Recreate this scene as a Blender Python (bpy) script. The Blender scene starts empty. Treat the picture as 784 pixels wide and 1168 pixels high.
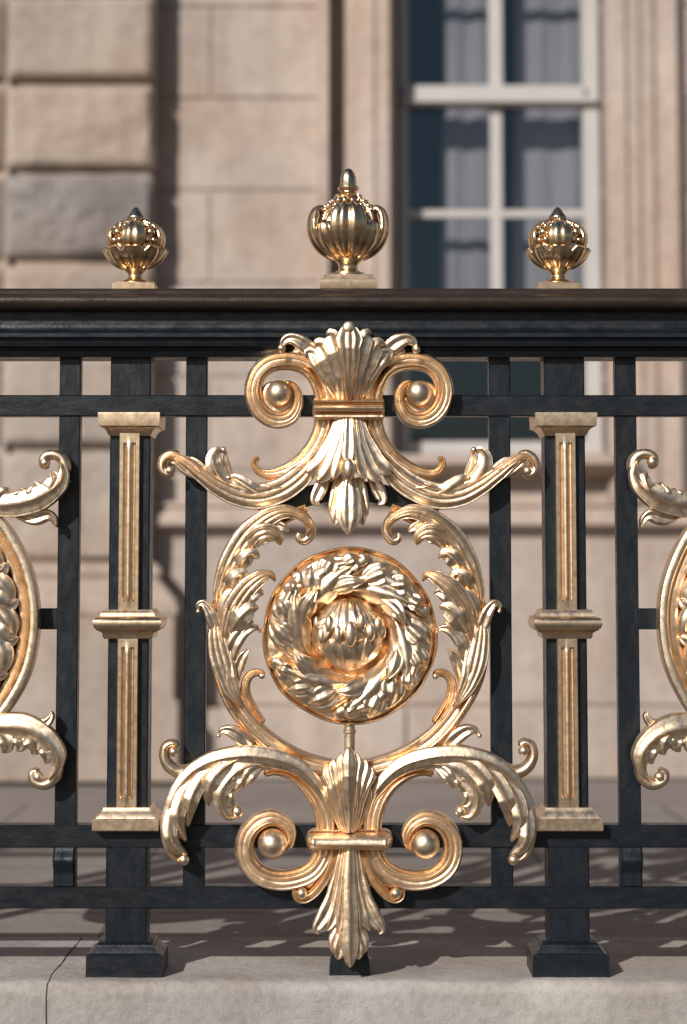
import bpy, math, random
from mathutils import Vector, noise as mnoise
random.seed(7)
R = math.radians
scene = bpy.context.scene
col = bpy.context.collection

# ------------------------------------------------------------------ camera model
FPX, CX, CY, TAU, DIST, ZC = 2400.0, 392.0, 430.0, R(5), 3.6, 0.688
ct, st = math.cos(TAU), math.sin(TAU)
def P(px, py, Y):
    """point of the vertical plane y=Y that the photo shows at pixel (px, py)"""
    u, v = px - CX, CY - py
    dy = FPX*ct - v*st
    dz = FPX*st + v*ct
    t = (Y + DIST)/dy
    return Vector((u*t, Y, ZC + dz*t))
def fx(px, Y, py=560): return P(px, py, Y).x
def fz(py, Y, px=392): return P(px, py, Y).z
S = 0.0015

# ------------------------------------------------------------------ mesh collector
class M:
    def __init__(s): s.v = []; s.f = []
    def add(s, verts, faces):
        b = len(s.v); s.v += [tuple(v) for v in verts]; s.f += [tuple(b+i for i in f) for f in faces]
    def box(s, x0, x1, y0, y1, z0, z1, bev=0.0):
        if x0 > x1: x0, x1 = x1, x0
        if z0 > z1: z0, z1 = z1, z0
        if y0 > y1: y0, y1 = y1, y0
        b = min(bev, (x1-x0)*.45, (y1-y0)*.45, (z1-z0)*.45)
        if b <= 0:
            vs = [(x, y, z) for x in (x0, x1) for y in (y0, y1) for z in (z0, z1)]
            s.add(vs, [(0,1,3,2),(4,6,7,5),(0,4,5,1),(2,3,7,6),(0,2,6,4),(1,5,7,3)]); return
        # chamfered box: 24 verts
        X, Y, Z = (x0, x1), (y0, y1), (z0, z1)
        vs = []; idx = {}
        for i in (0,1):
            for j in (0,1):
                for k in (0,1):
                    sx, sy, sz = (1-2*i), (1-2*j), (1-2*k)
                    for a in range(3):
                        p = [X[i]+sx*b, Y[j]+sy*b, Z[k]+sz*b]
                        p[a] = (X[i], Y[j], Z[k])[a]
                        idx[(i,j,k,a)] = len(vs); vs.append(p)
        F = []
        g = lambda i,j,k,a: idx[(i,j,k,a)]
        for i in (0,1): F.append([g(i,0,0,0), g(i,1,0,0), g(i,1,1,0), g(i,0,1,0)])
        for j in (0,1): F.append([g(0,j,0,1), g(1,j,0,1), g(1,j,1,1), g(0,j,1,1)])
        for k in (0,1): F.append([g(0,0,k,2), g(1,0,k,2), g(1,1,k,2), g(0,1,k,2)])
        for j in (0,1):
            for k in (0,1): F.append([g(0,j,k,1), g(1,j,k,1), g(1,j,k,2), g(0,j,k,2)])
        for i in (0,1):
            for k in (0,1): F.append([g(i,0,k,0), g(i,1,k,0), g(i,1,k,2), g(i,0,k,2)])
        for i in (0,1):
            for j in (0,1): F.append([g(i,j,0,0), g(i,j,1,0), g(i,j,1,1), g(i,j,0,1)])
        for i in (0,1):
            for j in (0,1):
                for k in (0,1): F.append([g(i,j,k,0), g(i,j,k,1), g(i,j,k,2)])
        s.add(vs, F)
    def grid(s, rows, closed=False, cap=True):
        n = len(rows[0]); b = len(s.v)
        for r in rows: s.v += [tuple(p) for p in r]
        m = n if closed else n-1
        for i in range(len(rows)-1):
            for j in range(m):
                a = b+i*n+j; c = b+i*n+(j+1) % n
                s.f.append((a, c, c+n, a+n))
        if closed and cap:
            s.f.append(tuple(b+j for j in range(n)))
            s.f.append(tuple(b+(len(rows)-1)*n+j for j in range(n)))
    def sphere(s, c, r, ry=None, rz=None, n=28, m=18):
        ry = ry or r; rz = rz or r
        rows = []
        for i in range(m+1):
            t = math.pi*i/m
            rr = max(math.sin(t), 1e-3)
            rows.append([(c[0]+r*rr*math.cos(2*math.pi*j/n), c[1]+ry*rr*math.sin(2*math.pi*j/n), c[2]+rz*math.cos(t)) for j in range(n)])
        s.grid(rows, closed=True)
    def build(s, name, mat, parent=None, smooth=True, angle=40, label=None):
        me = bpy.data.meshes.new(name)
        me.from_pydata(s.v, [], s.f)
        import bmesh
        bm = bmesh.new(); bm.from_mesh(me)
        bmesh.ops.remove_doubles(bm, verts=bm.verts, dist=1e-6)
        bmesh.ops.recalc_face_normals(bm, faces=bm.faces)
        bm.to_mesh(me); bm.free()
        if smooth:
            me.polygons.foreach_set('use_smooth', [True]*len(me.polygons))
            me.set_sharp_from_angle(angle=R(angle))
        me.materials.append(mat)
        o = bpy.data.objects.new(name, me); col.objects.link(o)
        if parent: o.parent = parent
        if label: o['label'] = label
        return o

# ------------------------------------------------------------------ node materials
def nodes(name):
    m = bpy.data.materials.new(name); m.use_nodes = True
    nt = m.node_tree; nt.nodes.clear()
    out = nt.nodes.new('ShaderNodeOutputMaterial'); p = nt.nodes.new('ShaderNodeBsdfPrincipled')
    nt.links.new(p.outputs[0], out.inputs[0])
    return m, nt, p, out
def N(nt, t, **k):
    n = nt.nodes.new(t)
    for a, v in k.items():
        if a.startswith('i_'): n.inputs[a[2:].replace('_', ' ')].default_value = v
        else: setattr(n, a, v)
    return n
def noise(nt, scale, detail=5, rough=.55, vec=None, dist=0):
    n = N(nt, 'ShaderNodeTexNoise', i_Scale=scale, i_Detail=detail, i_Roughness=rough, i_Distortion=dist)
    if vec: nt.links.new(vec, n.inputs['Vector'])
    return n
def coords(nt, scale=(1,1,1)):
    g = nt.nodes.new('ShaderNodeTexCoord'); mp = nt.nodes.new('ShaderNodeMapping')
    mp.inputs['Scale'].default_value = scale
    nt.links.new(g.outputs['Object'], mp.inputs[0]); return mp.outputs[0]
def ramp(nt, src, stops):
    r = nt.nodes.new('ShaderNodeValToRGB')
    while len(r.color_ramp.elements) < len(stops): r.color_ramp.elements.new(.5)
    for e, (p, c) in zip(r.color_ramp.elements, stops):
        e.position = p; e.color = (c[0], c[1], c[2], 1) if not isinstance(c, (int, float)) else (c, c, c, 1)
    nt.links.new(src, r.inputs[0]); return r
def bump(nt, p, srcs):
    prev = None
    for src, d, st_ in srcs:
        b = N(nt, 'ShaderNodeBump', i_Strength=st_, i_Distance=d)
        nt.links.new(src, b.inputs['Height'])
        if prev: nt.links.new(prev, b.inputs['Normal'])
        prev = b.outputs[0]
    nt.links.new(prev, p.inputs['Normal'])
def mix(nt, fac, a, b, mode='MIX'):
    m = nt.nodes.new('ShaderNodeMix'); m.data_type = 'RGBA'; m.blend_type = mode
    for s_, i in ((fac, 0), (a, 6), (b, 7)):
        if hasattr(s_, 'links') or hasattr(s_, 'is_linked'): nt.links.new(s_, m.inputs[i])
        else: m.inputs[i].default_value = s_ if i == 0 else (s_[0], s_[1], s_[2], 1)
    return m.outputs[2]

def gold_mat(name, base, dark, r0, r1, fine=1.0, grime=.45):
    m, nt, p, out = nodes(name)
    v = coords(nt)
    n1 = noise(nt, 14, 6, .6, v); n2 = noise(nt, 90, 5, .6, v); n3 = noise(nt, 420, 4, .6, v)
    c = ramp(nt, n1.outputs[0], [(.3, dark), (.62, base)])
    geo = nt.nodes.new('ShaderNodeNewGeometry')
    pt = ramp(nt, geo.outputs['Pointiness'], [(.38, (.88, .70, .46)), (.48, (1, 1, 1))])  # crease darkening painted into the gold colour, as a warmer tone
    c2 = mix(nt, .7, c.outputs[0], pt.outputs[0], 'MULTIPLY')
    # grime specks
    sp = ramp(nt, n2.outputs[0], [(.30, (.28, .2, .13)), (.37, (1, 1, 1))])
    c3 = mix(nt, grime, c2, sp.outputs[0], 'MULTIPLY')
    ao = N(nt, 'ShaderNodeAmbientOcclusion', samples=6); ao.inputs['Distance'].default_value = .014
    ar = ramp(nt, ao.outputs['AO'], [(.12, (.90, .66, .33)), (.66, (1, 1, 1))])  # crevice shade put into the base colour: occluded hollows turn deeper orange
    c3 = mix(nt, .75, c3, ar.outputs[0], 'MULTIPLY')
    nt.links.new(c3, p.inputs['Base Color'])
    p.inputs['Metallic'].default_value = 1
    rr = N(nt, 'ShaderNodeMapRange', i_To_Min=r0, i_To_Max=r1); rr.inputs[1].default_value = .35; rr.inputs[2].default_value = .65
    nt.links.new(n2.outputs[0], rr.inputs[0]); nt.links.new(rr.outputs[0], p.inputs['Roughness'])
    bump(nt, p, [(n2.outputs[0], .0016*fine, .35), (n3.outputs[0], .0005*fine, .35)])
    return m
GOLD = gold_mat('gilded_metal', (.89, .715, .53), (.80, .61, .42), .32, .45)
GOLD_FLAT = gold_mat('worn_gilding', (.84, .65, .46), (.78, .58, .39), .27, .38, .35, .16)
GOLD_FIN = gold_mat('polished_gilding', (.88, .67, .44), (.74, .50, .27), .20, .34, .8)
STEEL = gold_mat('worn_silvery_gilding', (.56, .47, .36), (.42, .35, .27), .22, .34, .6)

def paint_mat(name, base, rough, bx=(1,1,1)):
    m, nt, p, out = nodes(name)
    v = coords(nt, bx); v2 = coords(nt)
    n1 = noise(nt, 60, 6, .6, v); n2 = noise(nt, 240, 4, .6, v2); n3 = noise(nt, 9, 5, .6, v2)
    c = ramp(nt, n3.outputs[0], [(.35, [x*.85 for x in base]), (.65, [x*1.15 for x in base])])
    sp = ramp(nt, n2.outputs[0], [(.70, (0,0,0)), (.76, (1,1,1))])
    p.inputs['Specular IOR Level'].default_value = .42
    cc = mix(nt, sp.outputs[0], c.outputs[0], (.12, .13, .15))
    nt.links.new(cc, p.inputs['Base Color'])
    rr = N(nt, 'ShaderNodeMapRange', i_To_Min=rough-.08, i_To_Max=rough+.12); rr.inputs[1].default_value = .35; rr.inputs[2].default_value = .65
    nt.links.new(n1.outputs[0], rr.inputs[0]); nt.links.new(rr.outputs[0], p.inputs['Roughness'])
    bump(nt, p, [(n1.outputs[0], .0022, .40), (n2.outputs[0], .0008, .35)])
    return m
BLACK_H = paint_mat('blue_black_paint_horizontal', (.0065, .0095, .0135), .34, (.45, 1, 1))
BLACK_V = paint_mat('blue_black_paint_vertical', (.0070, .0105, .015), .34, (1, 1, .45))
BRONZE = paint_mat('dark_bronze_paint', (.030, .0205, .0155), .34, (.4, 1, 1))

def stone_mat(name, a, b, c_, bumpd=.006, rough=.85, scale=1.0):
    m, nt, p, out = nodes(name)
    v = coords(nt)
    n1 = noise(nt, 1.6*scale, 6, .6, v); n2 = noise(nt, 22*scale, 6, .65, v); n3 = noise(nt, 160*scale, 4, .7, v)
    c = ramp(nt, n1.outputs[0], [(.3, a), (.5, b), (.7, c_)])
    d = ramp(nt, n2.outputs[0], [(.32, (.72,.70,.68)), (.55, (1,1,1))])
    e = mix(nt, .6, c.outputs[0], d.outputs[0], 'MULTIPLY')
    g = ramp(nt, n3.outputs[0], [(.33, (.6,.58,.56)), (.45, (1,1,1))])
    e2 = mix(nt, .5, e, g.outputs[0], 'MULTIPLY')
    n4 = noise(nt, 2.2, 5, .6, coords(nt, (3.5, 3.5, .45)), .6); n5 = noise(nt, 1.1, 3, .5, coords(nt, (1, 1, 1.8)))
    st4 = ramp(nt, n4.outputs[0], [(.36, (.74, .70, .68)), (.56, (1, 1, 1))]); e2 = mix(nt, .55, e2, st4.outputs[0], 'MULTIPLY')
    st5 = ramp(nt, n5.outputs[0], [(.38, (1.0, .90, .82)), (.55, (1, 1, 1)), (.66, (.88, .90, .93))]); e2 = mix(nt, .6, e2, st5.outputs[0], 'MULTIPLY')
    nt.links.new(e2, p.inputs['Base Color']); p.inputs['Roughness'].default_value = rough
    bump(nt, p, [(n2.outputs[0], bumpd, .5), (n3.outputs[0], bumpd*.2, .5)])
    return m
ASHLAR = stone_mat('pale_ashlar', (.38,.315,.275), (.45,.385,.34), (.50,.435,.39), .004)
PIER_DARK = stone_mat('sooty_rough_stone', (.20,.18,.17), (.27,.245,.235), (.34,.31,.29), .02)
PIER = stone_mat('weathered_grey_stone', (.33,.27,.23), (.41,.345,.295), (.45,.385,.335), .012)
TRIM = stone_mat('carved_stone_trim', (.44,.35,.295), (.49,.405,.35), (.53,.45,.395), .003)
KERB = stone_mat('pale_kerb_stone', (.31,.285,.27), (.39,.365,.345), (.46,.435,.41), .008, .9, 2.6)
DARKST = stone_mat('joint_dirt', (.05,.045,.04), (.07,.06,.05), (.09,.08,.07))

def paving_mat():
    m, nt, p, out = nodes('terrace_paving')
    v = coords(nt)
    br = N(nt, 'ShaderNodeTexBrick', i_Scale=1.0, i_Mortar_Size=.006, i_Mortar_Smooth=.3, i_Brick_Width=.9, i_Row_Height=.62)
    br.offset = .5
    nt.links.new(v, br.inputs['Vector'])
    n1 = noise(nt, 3, 6, .6, v); n2 = noise(nt, 40, 6, .65, v)
    c = ramp(nt, n1.outputs[0], [(.3, (.21,.18,.165)), (.7, (.29,.255,.235))])
    d = ramp(nt, n2.outputs[0], [(.35, (.7,.69,.68)), (.6, (1,1,1))])
    e = mix(nt, .7, c.outputs[0], d.outputs[0], 'MULTIPLY')
    f = mix(nt, br.outputs['Fac'], e, (.09,.08,.07))
    nt.links.new(f, p.inputs['Base Color']); p.inputs['Roughness'].default_value = .85
    bump(nt, p, [(n2.outputs[0], .004, .5)])
    return m
PAVING = paving_mat()
def simple(name, base, rough, nscale=8, var=.15, bd=.002):
    m, nt, p, out = nodes(name)
    n1 = noise(nt, nscale, 5, .6, coords(nt))
    c = ramp(nt, n1.outputs[0], [(.3, [x*(1-var) for x in base]), (.7, [min(1, x*(1+var)) for x in base])])
    nt.links.new(c.outputs[0], p.inputs['Base Color']); p.inputs['Roughness'].default_value = rough
    bump(nt, p, [(n1.outputs[0], bd, .3)])
    return m
WHITE = simple('white_window_paint', (.48,.455,.435), .45, 6, .06)
ASPH = simple('forecourt_asphalt', (.075,.066,.06), .9, 3, .3, .01)
CURTAIN = simple('grey_net_curtain', (.27,.25,.25), .9, 3, .12)
ROOM = simple('dark_room', (.025,.065,.11), .9, 2, .2)
def glass_mat():
    m = bpy.data.materials.new('window_glass'); m.use_nodes = True
    nt = m.node_tree; nt.nodes.clear()
    out = nt.nodes.new('ShaderNodeOutputMaterial'); t = nt.nodes.new('ShaderNodeBsdfTransparent'); g = nt.nodes.new('ShaderNodeBsdfGlossy')
    t.inputs[0].default_value = (.80,.84,.88,1); g.inputs['Roughness'].default_value = .03; g.inputs[0].default_value = (.62,.8,1,1)
    n1 = noise(nt, 2.2, 2, .5, coords(nt)); b = N(nt, 'ShaderNodeBump', i_Strength=.15, i_Distance=.02)
    nt.links.new(n1.outputs[0], b.inputs['Height']); nt.links.new(b.outputs[0], g.inputs['Normal'])
    mx = nt.nodes.new('ShaderNodeMixShader'); mx.inputs[0].default_value = .09
    nt.links.new(t.outputs[0], mx.inputs[1]); nt.links.new(g.outputs[0], mx.inputs[2]); nt.links.new(mx.outputs[0], out.inputs[0])
    return m
GLASS = glass_mat()

# ------------------------------------------------------------------ relief modelling in the plane of the railing
Y0 = -0.026                       # back plane of the gilded relief, just in front of the bars
AX = 796.0                        # mirror axis * 2
def W(px, py, h):
    q = Vector((px*.024, py*.024, 3.1)); q2 = Vector((px*.075, py*.075, 9.7))
    k = min(1, max(0, h/6))
    px += 1.0*mnoise.noise(q); py += 1.0*mnoise.noise(q+Vector((5, 9, 2))); h += k*(.35*mnoise.noise(q2*.6)+.10*mnoise.noise(q2*2.6))
    p = P(px, py, Y0); return (p.x, Y0 - h*S, p.z)
def catmull(pts, step=2.0):
    """smooth resample of tuples (any dimension, first two are x,y)"""
    if len(pts) == 2:
        a, b = pts; n = max(4, int(math.dist(a[:2], b[:2])/step))
        return [tuple(a[k]+(b[k]-a[k])*i/n for k in range(len(a))) for i in range(n+1)]
    out = []
    ext = [tuple(2*pts[0][k]-pts[1][k] for k in range(len(pts[0])))] + list(pts) + [tuple(2*pts[-1][k]-pts[-2][k] for k in range(len(pts[0])))]
    for i in range(1, len(ext)-2):
        p0, p1, p2, p3 = ext[i-1:i+3]
        n = max(2, int(math.dist(p1[:2], p2[:2])/step))
        for j in range(n):
            t = j/n
            out.append(tuple(.5*((2*p1[k]) + (-p0[k]+p2[k])*t + (2*p0[k]-5*p1[k]+4*p2[k]-p3[k])*t*t + (-p0[k]+3*p1[k]-3*p2[k]+p3[k])*t**3) for k in range(len(p1))))
    out.append(tuple(pts[-1]))
    return out
def lerp_list(vals, t):
    if not isinstance(vals, (list, tuple)): return vals
    x = t*(len(vals)-1); i = min(int(x), len(vals)-2)
    return vals[i]+(vals[i+1]-vals[i])*(x-i)

PROF = {
 'mould': [(-1,.0),(-1,.42),(-.95,.62),(-.86,.76),(-.74,.81),(-.62,.78),(-.52,.68),(-.42,.59),(-.28,.53),(-.12,.51),(.04,.54),(.16,.62),(.24,.74),(.34,.85),(.46,.89),(.58,.83),(.65,.70),(.70,.60),(.76,.60),(.84,.66),(.92,.62),(.98,.48),(1,.3),(1,0)],
 'dome': [(-1,0)]+[(math.sin(a), .25+.75*math.cos(a)) for a in [R(-88+i*16) for i in range(12)]]+[(1,0)],
 'band': [(-1,0),(-1,.5),(-.92,.7),(-.75,.82),(-.6,.8),(-.5,.6),(-.42,.6),(-.3,.85),(-.15,.97),(.0,1),(.15,.97),(.3,.85),(.42,.6),(.5,.6),(.6,.8),(.75,.82),(.92,.7),(1,.5),(1,0)],
 'torus': [(-1,0),(-1,.45),(-.9,.5),(-.8,.5),(-.74,.7),(-.55,.9),(-.25,1),(.05,1),(.35,.93),(.6,.75),(.72,.52),(.78,.4),(.85,.45),(.95,.42),(1,.3),(1,0)],
 'flat': [(-1,0),(-1,.8),(-.94,.93),(-.8,1),(.8,1),(.94,.93),(1,.8),(1,0)],
}
def leafprof(k=3, depth=.30, n=26, rim=.12, crisp=False):
    """domed leaf section with k hollows between raised veins and a slightly raised edge"""
    pr = [(-1, -.25)]
    for i in range(n+1):
        v = -1+2*i/n
        d = .35+.65*math.sqrt(max(0, 1-abs(v)**2.4))
        if crisp: h = d - depth*abs(math.sin(math.pi*k*(v+1)/2))**.8*(1-.3*abs(v))
        else: h = d - depth*(.5-.5*math.cos(math.pi*k*(v+1)))**1.3*(1-.35*abs(v)) if k else d
        pr.append((v*.999, h + rim*max(0, abs(v)-.86)/.14))
    pr.append((1, -.25))
    return pr
PROF['leaf2'] = leafprof(2, .30, 32, crisp=True)
PROF['leaf3'] = leafprof(4, .26, 40, crisp=True)
PROF['leaf4'] = leafprof(3, .17, 34)
PROF['leaf1'] = leafprof(1, .36)
PROF['trough'] = [(-1, -.25)]+[(-1+2*i/40, .55+.45*math.sin(math.pi*i/40)-.42*math.exp(-((i/40-.58)/.17)**2)-.10*math.exp(-((i/40-.22)/.05)**2)+.12*math.exp(-((i/40-.33)/.05)**2)-.30*max(0, abs(i/20-1)-.9)/.1) for i in range(41)]+[(1, -.25)]
PROF['blade'] = leafprof(3, .30, 44, rim=.08)
PROF['blade2'] = leafprof(2, .36, 36, rim=.08)
PROF['leafv'] = leafprof(4, .30, 44, rim=.10, crisp=True)
PROF['leafs'] = leafprof(2, .16, 32, rim=.05, crisp=True)

def sweep(m, path, hw, hgt, prof='mould', lift=0.0, base=0.0, step=1.6, flip=False, mirror=False, ends=(0, 0), widthmode=None, surf=None, close=False):
    pr = PROF[prof] if isinstance(prof, str) else prof
    if flip: pr = [(-v, h) for v, h in reversed(pr)]
    pts = catmull(path, step) if not close else path
    n = len(pts)
    L = [0]
    for i in range(1, n): L.append(L[-1]+math.dist(pts[i][:2], pts[i-1][:2]))
    T = L[-1] or 1
    # widths given per control point: find the matching parameter of each control point
    if isinstance(hw, (list, tuple)) and len(hw) == len(path) and not close:
        cs = []; k = 0
        for c in path:
            best = min(range(k, n), key=lambda i: math.dist(pts[i][:2], c[:2])); k = best; cs.append(L[best]/T)
        def wfun(t):
            for i in range(len(cs)-1):
                if t <= cs[i+1]:
                    d = (cs[i+1]-cs[i]) or 1
                    q = (t-cs[i])/d; q = q*q*(3-2*q)
                    return hw[i]+(hw[i+1]-hw[i])*q
            return hw[-1]
    else:
        wfun = lambda t: lerp_list(hw, t)
    rows = []
    for i in range(n):
        t = L[i]/T
        if close: a, b = pts[(i-1) % n], pts[(i+1) % n]
        else: a, b = pts[max(0, i-1)], pts[min(n-1, i+1)]
        tx, ty = b[0]-a[0], b[1]-a[1]; l = math.hypot(tx, ty) or 1; tx /= l; ty /= l
        nx, ny = ty, -tx
        w = wfun(t)
        if widthmode == 'leaf':
            w *= (.50+.50*math.sin(math.pi*min(1, t**.8)*.92+.1)) * math.sqrt(max(0.0, 1-max(0, (t-.72)/.28)**2.4)+.004)
        hs = 1.0
        if ends[0] and L[i] < ends[0]: hs *= math.sqrt(max(.0, 1-(1-L[i]/ends[0])**2))+.02
        if ends[1] and T-L[i] < ends[1]: hs *= math.sqrt(max(.0, 1-(1-(T-L[i])/ends[1])**2))+.02
        H = lerp_list(hgt, t); LF = lerp_list(lift, t)
        if widthmode == 'leaf': H = H*(.45+.55*min(1, w/(lerp_list(hw, t) or 1)))
        row = []
        for v, h in pr:
            x = pts[i][0]+nx*v*w*(hs if ends != (0, 0) else 1); y = pts[i][1]+ny*v*w*(hs if ends != (0, 0) else 1)
            z = (max(base, LF-9) if h <= 0 else LF+h*H*hs)
            if surf: z += surf(x, y)
            row.append((x, y, z))
        rows.append(row)
    if mirror: rows = [[(AX-x, y, z) for x, y, z in r] for r in rows]
    rows = [[W(*p) for p in r] for r in rows]
    if close: rows.append(rows[0])
    m.grid(rows, closed=True, cap=not close)
def ball(m, x, y, r, h, mirror=False, sq=1.0, surf=None):
    if mirror: x = AX-x
    if surf: h += surf(x, y)
    m.sphere(W(x, y, h), r*S, r*S*sq, r*S)
def petal(m, path, w, lift=(6, 14), hgt=6, prof='leaf2', mirror=False, curl=0, surf=None, step=1.6):
    lf = list(lift) if isinstance(lift, (list, tuple)) else lift
    sweep(m, path, w, hgt, prof, lf, mirror=mirror, widthmode='leaf', surf=surf, step=step)
    if curl:
        x, y = path[-1][:2]
        ball(m, x, y, curl, (lf[-1] if isinstance(lf, list) else lf)+hgt*.5, mirror, surf=surf)
def lobed(m, spine, ws, lobes, lift=(4, 12), hgt=8, mirror=False, curl=0, prof='leaf3', surf=None, spread=.5, side=0, overl=.9, base=0):
    """acanthus leaf: a furrowed spine whose edge breaks into overlapping lobes.  side -1/+1/0 = which side carries the lobes"""
    pts = catmull(spine, 2.0); n = len(pts)
    lf = lift if isinstance(lift, (list, tuple)) else (lift, lift)
    sides = (-1, 1) if side == 0 else (side,)
    for s_ in sides:
        for k in range(lobes):
            t = .06+.78*k/max(1, lobes-1)
            i = int(t*(n-1)); p = pts[i]; q = pts[min(n-1, i+3)]; r_ = pts[max(0, i-3)]
            tx, ty = q[0]-r_[0], q[1]-r_[1]; l = math.hypot(tx, ty) or 1; tx /= l; ty /= l
            nx, ny = ty*s_, -tx*s_
            w = lerp_list(ws, t)
            ln = w*(1.75 if k % 2 else 1.55)*(1-.15*t)
            a = spread+.12*math.sin(k*2.3)
            e = (p[0]+(nx*math.sin(a)+tx*math.cos(a))*ln, p[1]+(ny*math.sin(a)+ty*math.cos(a))*ln)
            mid = (p[0]+tx*ln*.50+nx*ln*.12, p[1]+ty*ln*.50+ny*ln*.12)
            e2 = (e[0]+nx*ln*.20-tx*ln*.06, e[1]+ny*ln*.20-ty*ln*.06)
            L0 = lf[0]+(lf[-1]-lf[0])*t
            petal(m, [(p[0]-tx*w*.5, p[1]-ty*w*.5), mid, e, e2], w*.40*overl, (L0-1, L0+1+.12*w, L0+1), hgt*.7, 'leaf1', mirror, surf=surf)
    petal(m, spine, [w*.62 for w in ws] if isinstance(ws, (list, tuple)) else ws*.62, lift, hgt, prof, mirror, curl, surf)
def both(fn):
    for mi in (False, True): fn(mi)

# ------------------------------------------------------------------ top-level things
def thing(name, label, cat, loc=(0,0,0)):
    o = bpy.data.objects.new(name, None); o.empty_display_size = .1; col.objects.link(o)
    o['label'] = label; o['category'] = cat
    return o
railing = thing('iron_railing', 'low blue-black iron railing with gilded scrollwork standing on the pale stone kerb', 'railing')
building = thing('stone_building', 'sunlit pale stone building with a tall white sash window behind the railing', 'building')

# ================================================================== the iron bars
XL, XR = -2.75, 1.9
# handrail: bronze roll on top
def extrude_profile(m, prof, x0, x1, nx=24):
    rows = []
    for i in range(nx+1):
        x = x0+(x1-x0)*i/nx
        rows.append([(x, y, z) for y, z in prof])
    m.grid(rows, closed=True)
zt = fz(333, 0)
def zz(py, y): return fz(py, y)
m = M()
prof = [(.060, zt-.036), (.075, zt-.020), (.070, zt-.006), (.060, zt), (-.046, zt), (-.054, zt-.001), (-.058, zt-.005), (-.060, zt-.010)]
for i in range(9):
    a = R(75-i*20); prof.append((-.060-.016*math.cos(a), zt-.0245+.0135*math.sin(a)))
prof += [(-.056, zt-.039)]
extrude_profile(m, prof, XL, XR)
handrail = m.build('handrail', BRONZE, railing, label='rounded dark bronze-brown handrail along the top')
m = M()
z1 = zt-.039
pr2 = [(.055, z1-.0001), (-.040, z1-.0001), (-.040, z1-.022)]
for i in range(7):
    a = R(i*15); pr2.append((-.040-.016*(1-math.cos(a)), z1-.022-.016*math.sin(a)))
zb = fz(408, -.02)
pr2 += [(-.058, z1-.0385), (-.058, z1-.045), (-.050, z1-.0455), (-.049, z1-.050), (-.052, z1-.054), (-.050, z1-.060), (-.040, z1-.062), (-.038, z1-.068), (-.030, zb), (.045, zb)]
extrude_profile(m, pr2, XL, XR)
m.build('moulded_fascia', BLACK_H, railing)
def bar_h(y0, y1, yf, yb, name='rail'):
    m = M(); m.box(XL, XR, yf, yb, fz(y1, yf), fz(y0, yf), .0018); return m.build(name, BLACK_H, railing, smooth=True, angle=30)
bar_h(450.5, 474.5, -.016, .020)
bar_h(941, 967, -.016, .020)
bar_h(1011, 1036.5, -.016, .020)
def pxx(a_top, a_bot, py, y0=430, y1=990): return a_top+(a_bot-a_top)*(py-y0)/(y1-y0)
ztop = zb+.002; zlow = fz(1024, 0)
pick = [(80.5, 73.5), (224.5, 221), (567.5, 576), (709.5, 724.5)]
def picket(xt, xb):
    m = M()
    xc = (fx(xt, -.012, 430)+fx(xb, -.012, 990))/2; lean = fx(xb, -.012, 990)-fx(xt, -.012, 430)
    hwid = 12.0*S
    za, zb_ = ztop+.0, zlow
    n0 = len(m.v); m.box(xc-hwid, xc+hwid, -.012, .016, zb_, za, .0016)
    o = m.build('picket', BLACK_V, railing, angle=30)
    # lug casting between the two lower rails
    return o, xc
pickets = [picket(a, b) for a, b in pick]
xc_p = [p[1] for p in pickets]
PER = .7475
for dx, idx in ((-PER, 0), (-PER, 1), (-2*PER, 0), (-2*PER, 1), (-2*PER, 2), (-2*PER, 3), (-PER*3, 3), (-PER*3, 2), (PER, 2), (PER, 3)):
    if dx == -PER and idx == 1: continue
    o = pickets[idx][0].copy(); col.objects.link(o); o.parent = railing; o.location.x += dx
# small cast cleats on the outer pickets between the two low rails
def cleat(xc):
    m = M()
    z0, z1_ = fz(1011, -.02), fz(967, -.02); h = z1_-z0
    rows = []
    for i in range(15):
        t = i/14; z = z1_-h*t
        d = .018+.010*math.sin(math.pi*min(1, t*1.5))**2 if t < .66 else .018
        rows.append([(xc-.0185, .012, z), (xc-.0185, -d+.004, z), (xc-.0150, -d, z), (xc+.0150, -d, z), (xc+.0185, -d+.004, z), (xc+.0185, .012, z)])
    m.grid(rows, closed=True); m.build('cleat', BLACK_V, railing)
for k in (0, 3): cleat(xc_p[k])

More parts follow.
